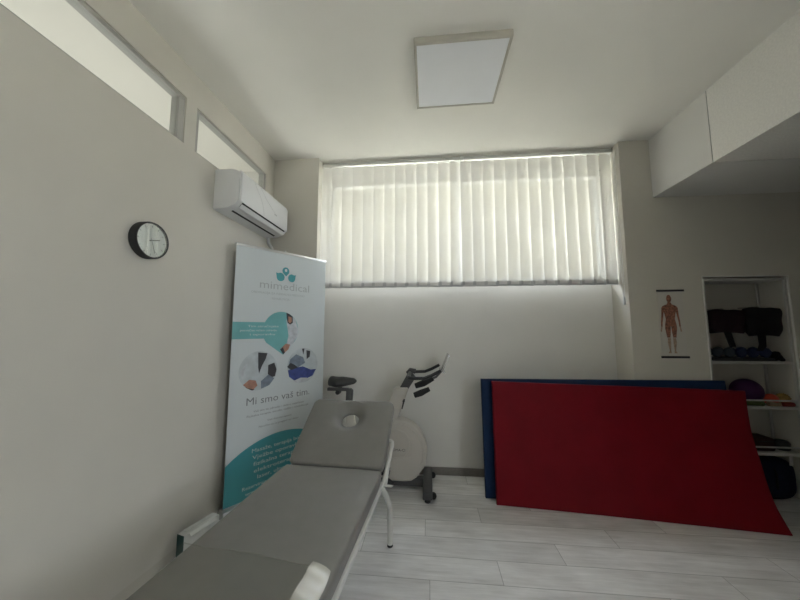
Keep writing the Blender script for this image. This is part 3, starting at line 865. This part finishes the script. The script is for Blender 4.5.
b = MB().tube([(-0.815, BYc - 0.03, 0.785), (-0.815, BYc + 0.03, 0.785)], 0.020, 14)
b.build('slider_knob', M['black'], bk, world=True)
b = MB().prism([(-0.755, 0.818), (-0.700, 0.818), (-0.682, 0.80), (-0.690, 0.66), (-0.745, 0.66), (-0.740, 0.79)], BYc - 0.024, BYc + 0.024, 'Y', 0.006)
b.build('seat_post', M['dgrey'], bk, world=True)
b = MB().prism([(-0.752, 0.67), (-0.682, 0.67), (-0.60, 0.36), (-0.58, 0.13), (-0.66, 0.13), (-0.72, 0.42)], BYc - 0.030, BYc + 0.030, 'Y', 0.010)
b.build('seat_tube', M['bike_white'], bk, world=True)
# bottom beam, feet, cranks
b = MB().box((-0.72, BYc - 0.034, 0.022), (-0.02, BYc + 0.034, 0.085), 0.008)
b.build('base_beam', M['dgrey'], bk, world=True)
b = MB().prism([(-0.44, 0.03), (-0.46, 0.075), (-0.42, 0.105), (-0.35, 0.105), (-0.30, 0.07), (-0.31, 0.045)], BYc - 0.085, BYc - 0.068, 'Y', 0.005)
b.build('chain_guard', M['black'], bk, world=True)
for X, s0, s1 in ((-0.022, 2.475, 2.915), (-0.72, 2.53, 2.91)):
    st = MB().box((X - 0.038, s0, 0.028), (X + 0.038, s1, 0.088), 0.010).build('stabilizer', M['dgrey'], bk, world=True)
    for yy in (s0 + 0.035, s1 - 0.04):
        MB().lathe([(0.020, 0.0), (0.024, 0.004), (0.024, 0.028), (0.019, 0.034)], (X, yy, 0.0), 'Z', 16).build('leveler', M['rubber'], st, world=True)
    if X > -0.1:
        for yy in (s0 + 0.05, s1 - 0.05):
            MB().lathe([(0.010, -0.014), (0.023, -0.012), (0.025, 0.0), (0.023, 0.012), (0.010, 0.014)], (X + 0.046, yy, 0.042), 'Y', 18).tube([(X + 0.02, yy, 0.05), (X + 0.046, yy, 0.042)], 0.008, 8).build('wheel', M['rubber'], st, world=True)
for sy, dx, dz in ((-1, 0.12, -0.10), (1, -0.12, 0.10)):
    yc = BYc + sy * 0.085
    cr_ = MB().tube([(-0.50, yc, 0.285), (-0.50 + dx, yc + sy * 0.01, 0.285 + dz)], [0.016, 0.011], 10).tube([(-0.50, BYc, 0.285), (-0.50, yc, 0.285)], 0.014, 10).build('crank', M['dgrey'], bk, world=True)
    MB().box((-0.50 + dx - 0.045, yc + sy * 0.02 - 0.0, 0.275 + dz), (-0.50 + dx + 0.045, yc + sy * 0.10, 0.298 + dz), 0.006).build('pedal', M['black'], cr_, world=True)

# ------------------------------------------------------------------ gym mats
def mat_slab(front, th, nu=26, nv=18, rnd=0.012):
    """front(u,v) -> point; thickness goes backwards (+y); rim is rounded"""
    b = MB()
    def nrm(u, v):
        e = 1e-3
        fu = (Vector(front(min(1, u + e), v)) - Vector(front(max(0, u - e), v)))
        fv = (Vector(front(u, min(1, v + e))) - Vector(front(u, max(0, v - e))))
        n = fu.cross(fv); n.normalize(); return n  # points to the viewer (-y)
    us = [0, 0.003, 0.008] + [0.02 + 0.96 * i / nu for i in range(nu + 1)] + [0.992, 0.997, 1]
    vs = [0, 0.006, 0.016] + [0.03 + 0.94 * j / nv for j in range(nv + 1)] + [0.984, 0.994, 1]
    def soft(t, k):  # rounding towards the rim
        return 0
    F, B_ = [], []
    for v in vs:
        rf, rb = [], []
        for u in us:
            p = Vector(front(u, v)); n = nrm(u, v)
            du = min(u, 1 - u) / 0.008; dv = min(v, 1 - v) / 0.016
            k = 0.0
            for d in (du, dv):
                if d < 1: k = max(k, 1 - math.sqrt(max(0, 1 - (1 - d) ** 2)))
            ins = rnd * k
            rf.append(b.bm.verts.new(p - n * ins)); rb.append(b.bm.verts.new(p - n * (th - ins)))
        F.append(rf); B_.append(rb)
    nu_, nv_ = len(us) - 1, len(vs) - 1
    for j in range(nv_):
        for i in range(nu_):
            b._f([F[j][i], F[j][i + 1], F[j + 1][i + 1], F[j + 1][i]])
            b._f([B_[j][i + 1], B_[j][i], B_[j + 1][i], B_[j + 1][i + 1]])
    for i in range(nu_):
        b._f([F[0][i + 1], F[0][i], B_[0][i], B_[0][i + 1]]); b._f([F[nv_][i], F[nv_][i + 1], B_[nv_][i + 1], B_[nv_][i]])
    for j in range(nv_):
        b._f([F[j][0], F[j + 1][0], B_[j + 1][0], B_[j][0]]); b._f([F[j + 1][nu_], F[j][nu_], B_[j][nu_], B_[j + 1][nu_]])
    return b

def lerp(a, b, t): return a + (b - a) * t
def interp(tab, v):
    for (v0, y0_), (v1, y1_) in zip(tab, tab[1:]):
        if v <= v1:
            t = (v - v0) / (v1 - v0); return y0_ + (y1_ - y0_) * t
    return tab[-1][1]
RPROF = [(0.0, 2.339), (0.04, 2.368), (0.081, 2.396), (0.13, 2.428), (0.191, 2.455), (0.25, 2.477), (0.32, 2.496), (0.46, 2.532), (0.57, 2.562), (0.68, 2.588), (0.84, 2.606), (1.0, 2.617)]
def red_front(u, v):
    zl, zr_ = 0.918, 0.874
    yl = lerp(2.512, 2.612, v)
    yr = interp(RPROF, v)
    w = u ** 2.0 * (1 - 0) if v < 1 else u
    w = lerp(u ** 1.15, u, v)
    x = lerp(lerp(0.507, 0.517, v), lerp(2.361, 2.42, v ** 0.7), u)
    y = lerp(yl, yr, w) + 0.004 * math.sin(u * 7) * math.sin(v * 5)
    z = lerp(zl, zr_, u) * v
    return (x, y, z)
o = mat_slab(red_front, 0.042).build('gym_mat', M['red'])
tag(o, 'large dark red exercise mat leaning in front of the blue one', 'mat')
def blue_front(u, v):
    x = lerp(lerp(0.441, 0.438, v), lerp(2.345, 2.335, v), u)
    y = lerp(2.600, 2.672, v) + 0.0
    return (x, y, lerp(0.926, 0.940, u) * v)
o = mat_slab(blue_front, 0.048).build('gym_mat', M['blue'])
tag(o, 'navy blue exercise mat leaning on the wall behind the red one', 'mat')

# ------------------------------------------------------------------ anatomy chart
pc = thing('anatomy_chart', 'small hanging anatomy chart of a muscle figure left of the shelf niche', 'poster', (2.03, YB, 1.12))
YP = YB - 0.003
shp = MB().box((1.925, YP, 1.115), (2.120, YP + 0.0015, 1.672)).build('chart_sheet', M['paper'], pc, smooth=False, world=True)
MB().box((1.918, YP - 0.009, 1.662), (2.130, YB - 0.0005, 1.678), 0.002).build('top_bar', M['black'], pc, world=True)
MB().box((1.918, YP - 0.009, 1.108), (2.130, YB - 0.0005, 1.125), 0.002).build('bottom_bar', M['black'], pc, world=True)
b = MB(); Yf = YP - 0.0006
fx, fz = 2.010, 1.145
k = 0.49 / 1.75
def fp_(pts, dy=0.0): b.poly([(fx + x * k * 0.78, Yf - dy, fz + z * k) for x, z in pts])
fp_([(0.09 * math.cos(2 * PI * i / 16), 1.63 + 0.12 * math.sin(2 * PI * i / 16)) for i in range(16)])       # head
fp_([(-0.05, 1.53), (0.05, 1.53), (0.09, 1.46), (0.22, 1.42), (0.24, 1.33), (0.19, 1.15), (0.16, 1.02), (0.20, 0.86), (0.0, 0.80), (-0.20, 0.86), (-0.16, 1.02), (-0.19, 1.15), (-0.24, 1.33), (-0.22, 1.42), (-0.09, 1.46)])
for s_ in (-1, 1):
    fp_([(s_ * 0.23, 1.42), (s_ * 0.29, 1.36), (s_ * 0.31, 1.15), (s_ * 0.34, 0.95), (s_ * 0.35, 0.80), (s_ * 0.30, 0.78), (s_ * 0.28, 0.93), (s_ * 0.24, 1.12), (s_ * 0.20, 1.30)], 0.0002)
    b.mi = 1
    fp_([(s_ * 0.30, 0.79), (s_ * 0.35, 0.79), (s_ * 0.38, 0.66), (s_ * 0.33, 0.63)], 0.0003)
    fp_([(s_ * 0.04, 0.46), (s_ * 0.14, 0.46), (s_ * 0.16, 0.33), (s_ * 0.11, 0.08), (s_ * 0.16, 0.01), (s_ * 0.05, 0.01), (s_ * 0.06, 0.10), (s_ * 0.04, 0.30)], 0.0002)
    b.mi = 0
    fp_([(s_ * 0.005, 0.82), (s_ * 0.20, 0.88), (s_ * 0.21, 0.74), (s_ * 0.16, 0.47), (s_ * 0.05, 0.47), (s_ * 0.02, 0.65)], 0.0001)
b.build('printed_figure', [M['muscle'], M['muscle_pale']], shp, smooth=False, world=True)

# ------------------------------------------------------------------ shelf in the niche and what lies on it
sf = thing('shelf_unit', 'slim white open shelf unit set in the wall niche at right', 'shelf', (2.605, 2.84, 0))
SX0, SX1, SY0, SY1 = 2.300, 2.912, 2.752, 2.962
for x in (SX0, SX1):
    for y in (SY0, SY1):
        MB().box((x - 0.008, y - 0.008, 0), (x + 0.008, y + 0.008, 1.770), 0.002).build('post', M['shelf'], sf, world=True)
for zt in (1.085, 0.730, 0.375, 1.770):
    MB().box((SX0 - 0.008, SY0 - 0.006, zt - 0.020), (SX1 + 0.008, SY1 + 0.006, zt), 0.002).build('shelf_board', M['shelf'], sf, world=True)
for zt in (0.779, 0.420):
    MB().box((SX0, SY0 - 0.008, zt - 0.006), (SX1, SY0 - 0.001, zt + 0.006), 0.002).build('front_rail', M['shelf'], sf, world=True)
MB().box((2.80, SY0 - 0.003, 0.285), (2.825, SY0 + 0.004, 0.356), 0.001).build('shelf_tag', M['shelf'], sf, world=True)

def hanging_belt(x0, x1, z0, z1, m, label, ring=False, strap_x=0.0):
    t = thing('padded_belt', label, 'belt', ((x0 + x1) / 2, 2.84, z0), 0, 'padded belts hanging in the niche')
    cx = (x0 + x1) / 2; w = (x1 - x0) / 2; hh = z1 - z0
    def body(u, v):
        a = 2 * PI * u
        e = 0.55
        c, s_ = math.cos(a), math.sin(a)
        sx = math.copysign(abs(c) ** e, c); sy = math.copysign(abs(s_) ** e, s_)
        k_ = 1 - 0.10 * (2 * v - 1) ** 4 - (0.14 * (1 - v) ** 2 if ring else 0.03 * math.sin(v * 6))
        return (cx + w * sx * k_ + 0.006 * math.sin(v * 9 + a), 2.79 + 0.044 * sy * k_, z0 + hh * v + 0.008 * math.sin(a * 2) * (1 if v in (0, 1) else 0.3))
    b = MB().grid(body, 32, 10, closed_u=True)
    b.build('pad', m, t, world=True)
    def inner(u, v):
        p = Vector(body(u, 1.0)); c = Vector((cx, 2.79, z1 - 0.012))
        return p.lerp(c, v)
    MB().grid(inner, 32, 3, closed_u=True).build('pad_top', M['belt'], t, world=True)
    def inner2(u, v):
        p = Vector(body(u, 0.0)); c = Vector((cx, 2.79, z0 + 0.01))
        return p.lerp(c, v)
    MB().grid(inner2, 32, 3, closed_u=True).build('pad_base', M['belt'], t, world=True)
    b = MB().prism([(strap_x - 0.03, z0 + 0.03), (strap_x + 0.025, z0 + 0.03), (strap_x + 0.055, z0 - 0.115), (strap_x + 0.010, z0 - 0.120)] if not ring else
                   [(strap_x - 0.025, z0 + 0.03), (strap_x + 0.035, z0 + 0.03), (strap_x + 0.030, z0 - 0.09), (strap_x + 0.0, z0 - 0.125), (strap_x - 0.040, z0 - 0.125), (strap_x - 0.02, z0 - 0.07)], 2.750, 2.756, 'Y')
    b.build('strap', M['belt'], t, world=True)
    b = MB().tube([(cx, NY, z1 + 0.012), (cx, 2.815, z1 + 0.012), (cx, 2.80, z1 + 0.004), (cx, 2.797, z1 - 0.02)], 0.006, 8)
    b.build('hook', M['chrome'], t, world=True)
    return t
hanging_belt(2.348, 2.612, 1.318, 1.505, M['belt_maroon'], 'black maroon padded belt with one strap hanging at left in the niche', False, 2.45)
t = hanging_belt(2.622, 2.894, 1.295, 1.520, M['belt'], 'black rounded padded belt hanging at right in the niche', True, 2.70)

# dumbbells on a black tray
tr = MB().box((2.345, 2.765, 1.0855), (2.800, 2.905, 1.1120), 0.004)
tag(tr.build('dumbbell_tray', M['black']), 'flat black tray under the dumbbells on the upper shelf', 'tray')
def dumbbell(x, m, label):
    t = thing('dumbbell', label, 'dumbbell', (x, 2.835, 1.1125), 0, 'dumbbells on the upper shelf')
    for y in (-0.062, 0.030):
        MB().lathe([(0.018, 0.0), (0.036, 0.002), (0.042, 0.010), (0.042, 0.024), (0.036, 0.032), (0.018, 0.034)], (0, y, 0.042), 'Y', 10).build('weight_head', m, t)
    MB().tube([(0, -0.032, 0.042), (0, 0.034, 0.042)], 0.014, 10).build('grip', M['chrome'], t)
    return t
dl = ('slate dumbbell at the left end of the tray on the upper shelf', 'slate dumbbell second from the left on the upper shelf tray',
      'navy dumbbell third from the left on the upper shelf tray', 'navy dumbbell fourth from the left on the upper shelf tray',
      'navy dumbbell at the right end of the tray on the upper shelf')
d0 = None
for i, x in enumerate((2.392, 2.482, 2.572, 2.662, 2.752)):
    if i == 0: d0 = dumbbell(x, M['db_teal'], dl[0]); continue
    d = copy_tree(d0); d.location.x = x; d['label'] = dl[i]
    if i >= 2:
        for ch in d.children:
            if ch.name.startswith('weight_head'):
                ch.data = ch.data.copy(); ch.data.materials[0] = M['db_blue']
b = MB()
for q in range(3):
    rr = 0.040 - q * 0.010
    b.tube([(2.860 + rr * 1.1 * math.cos(2 * PI * k_ / 20), 2.83 + rr * math.sin(2 * PI * k_ / 20), 1.100 + q * 0.022 + 0.006 * math.sin(k_)) for k_ in range(21)], 0.0145, 8, cap=True)
o = b.build('strap_roll', M['belt']); tag(o, 'black coiled strap at the right end of the upper shelf', 'strap')

# middle shelf: balls and bands
o = MB().sphere((2.645, 2.858, 0.730 + 0.101), 0.101).build('exercise_ball', M['purple']); tag(o, 'large dark purple exercise ball on the middle shelf', 'ball')
o = MB().sphere((2.768, 2.802, 0.730 + 0.046), 0.046).build('exercise_ball', M['orange']); tag(o, 'orange red rubber ball beside the purple one on the middle shelf', 'ball')
b = MB().sphere((2.866, 2.812, 0.730 + 0.052), 0.043)
for i in range(46):
    z = 1 - 2 * (i + 0.5) / 46; rr = math.sqrt(1 - z * z); a = i * 2.39996
    d_ = Vector((rr * math.cos(a), rr * math.sin(a), z)); p0 = Vector((2.866, 2.812, 0.782)) + d_ * 0.041
    b.tube([p0, p0 + d_ * 0.0065], [0.004, 0.002], 6)
o = b.build('massage_ball', M['ochre']); tag(o, 'ochre spiky massage ball at the right of the middle shelf', 'ball')
def roll(name, c, r, ln, m, label, cat):
    prof = [(r * 0.35, -ln / 2), (r * 0.95, -ln / 2), (r, -ln / 2 + 0.004), (r, ln / 2 - 0.004), (r * 0.95, ln / 2), (r * 0.35, ln / 2), (r * 0.35, -ln / 2)]
    o = MB().lathe(prof, c, 'X', 20).build(name, m); tag(o, label, cat); return o
roll('resistance_band', (2.620, 2.764 + 0.012, 0.730 + 0.020), 0.020, 0.120, M['green'], 'olive green rolled band at the front of the middle shelf', 'band')
roll('resistance_band', (2.756, 2.772, 0.730 + 0.019), 0.019, 0.080, M['tan'], 'tan rolled band at the front middle of the middle shelf', 'band')
roll('resistance_band', (2.856, 2.768, 0.730 + 0.017), 0.017, 0.075, M['redband'], 'dark red rolled band at the right front of the middle shelf', 'band')

# lower shelf
b = MB().box((2.585, 2.770, 0.3755), (2.745, 2.915, 0.480), 0.022, 3)
o = b.build('pouch', M['brown']); tag(o, 'dark brown zipped pouch on the lowest shelf', 'bag')
MB().tube([(2.60, 2.768, 0.455), (2.73, 2.768, 0.455)], 0.003, 6).build('zip', M['rubber'], o)
b = MB().lathe([(0.0, 0.0), (0.042, 0.0), (0.050, 0.012), (0.050, 0.055), (0.038, 0.072), (0.0, 0.078)], (2.845, 2.84, 0.3755), 'Z', 24)
o = b.build('disc_cushion', M['black']); tag(o, 'black round cushion disc on the lowest shelf', 'cushion')
# bag on the floor
bg = thing('duffel_bag', 'dark navy duffel bag on the floor under the lowest shelf', 'bag', (2.61, 2.85, 0))
def duf(u, v):
    a = 2 * PI * u; e = 0.6
    c, s_ = math.cos(a), math.sin(a)
    sy = math.copysign(abs(c) ** e, c); sz = math.copysign(abs(s_) ** e, s_)
    t = 2 * v - 1; k_ = (1 - abs(t) ** 5) ** 0.35 if abs(t) < 1 else 0.0
    k_ = max(k_, 0.02)
    return (2.610 + 0.285 * t, 2.85 + 0.085 * sy * k_, 0.155 + (0.155 * sz if sz < 0 else 0.165 * sz) * (0.25 + 0.75 * k_))
MB().grid(duf, 36, 24, closed_u=True).build('bag_body', M['navy'], bg, world=True)
for dx in (-0.10, 0.10):
    b = MB().tube([(2.610 + dx, 2.768, 0.10), (2.610 + dx, 2.765, 0.22), (2.610 + dx * 0.8, 2.805, 0.318), (2.610 + dx * 0.4, 2.84, 0.330), (2.610, 2.85, 0.331)], 0.009, 8)
    b.build('handle', M['belt'], bg, world=True)
MB().tube([(2.40, 2.85, 0.322), (2.83, 2.85, 0.322)], 0.004, 6).build('zip', M['rubber'], bg, world=True)
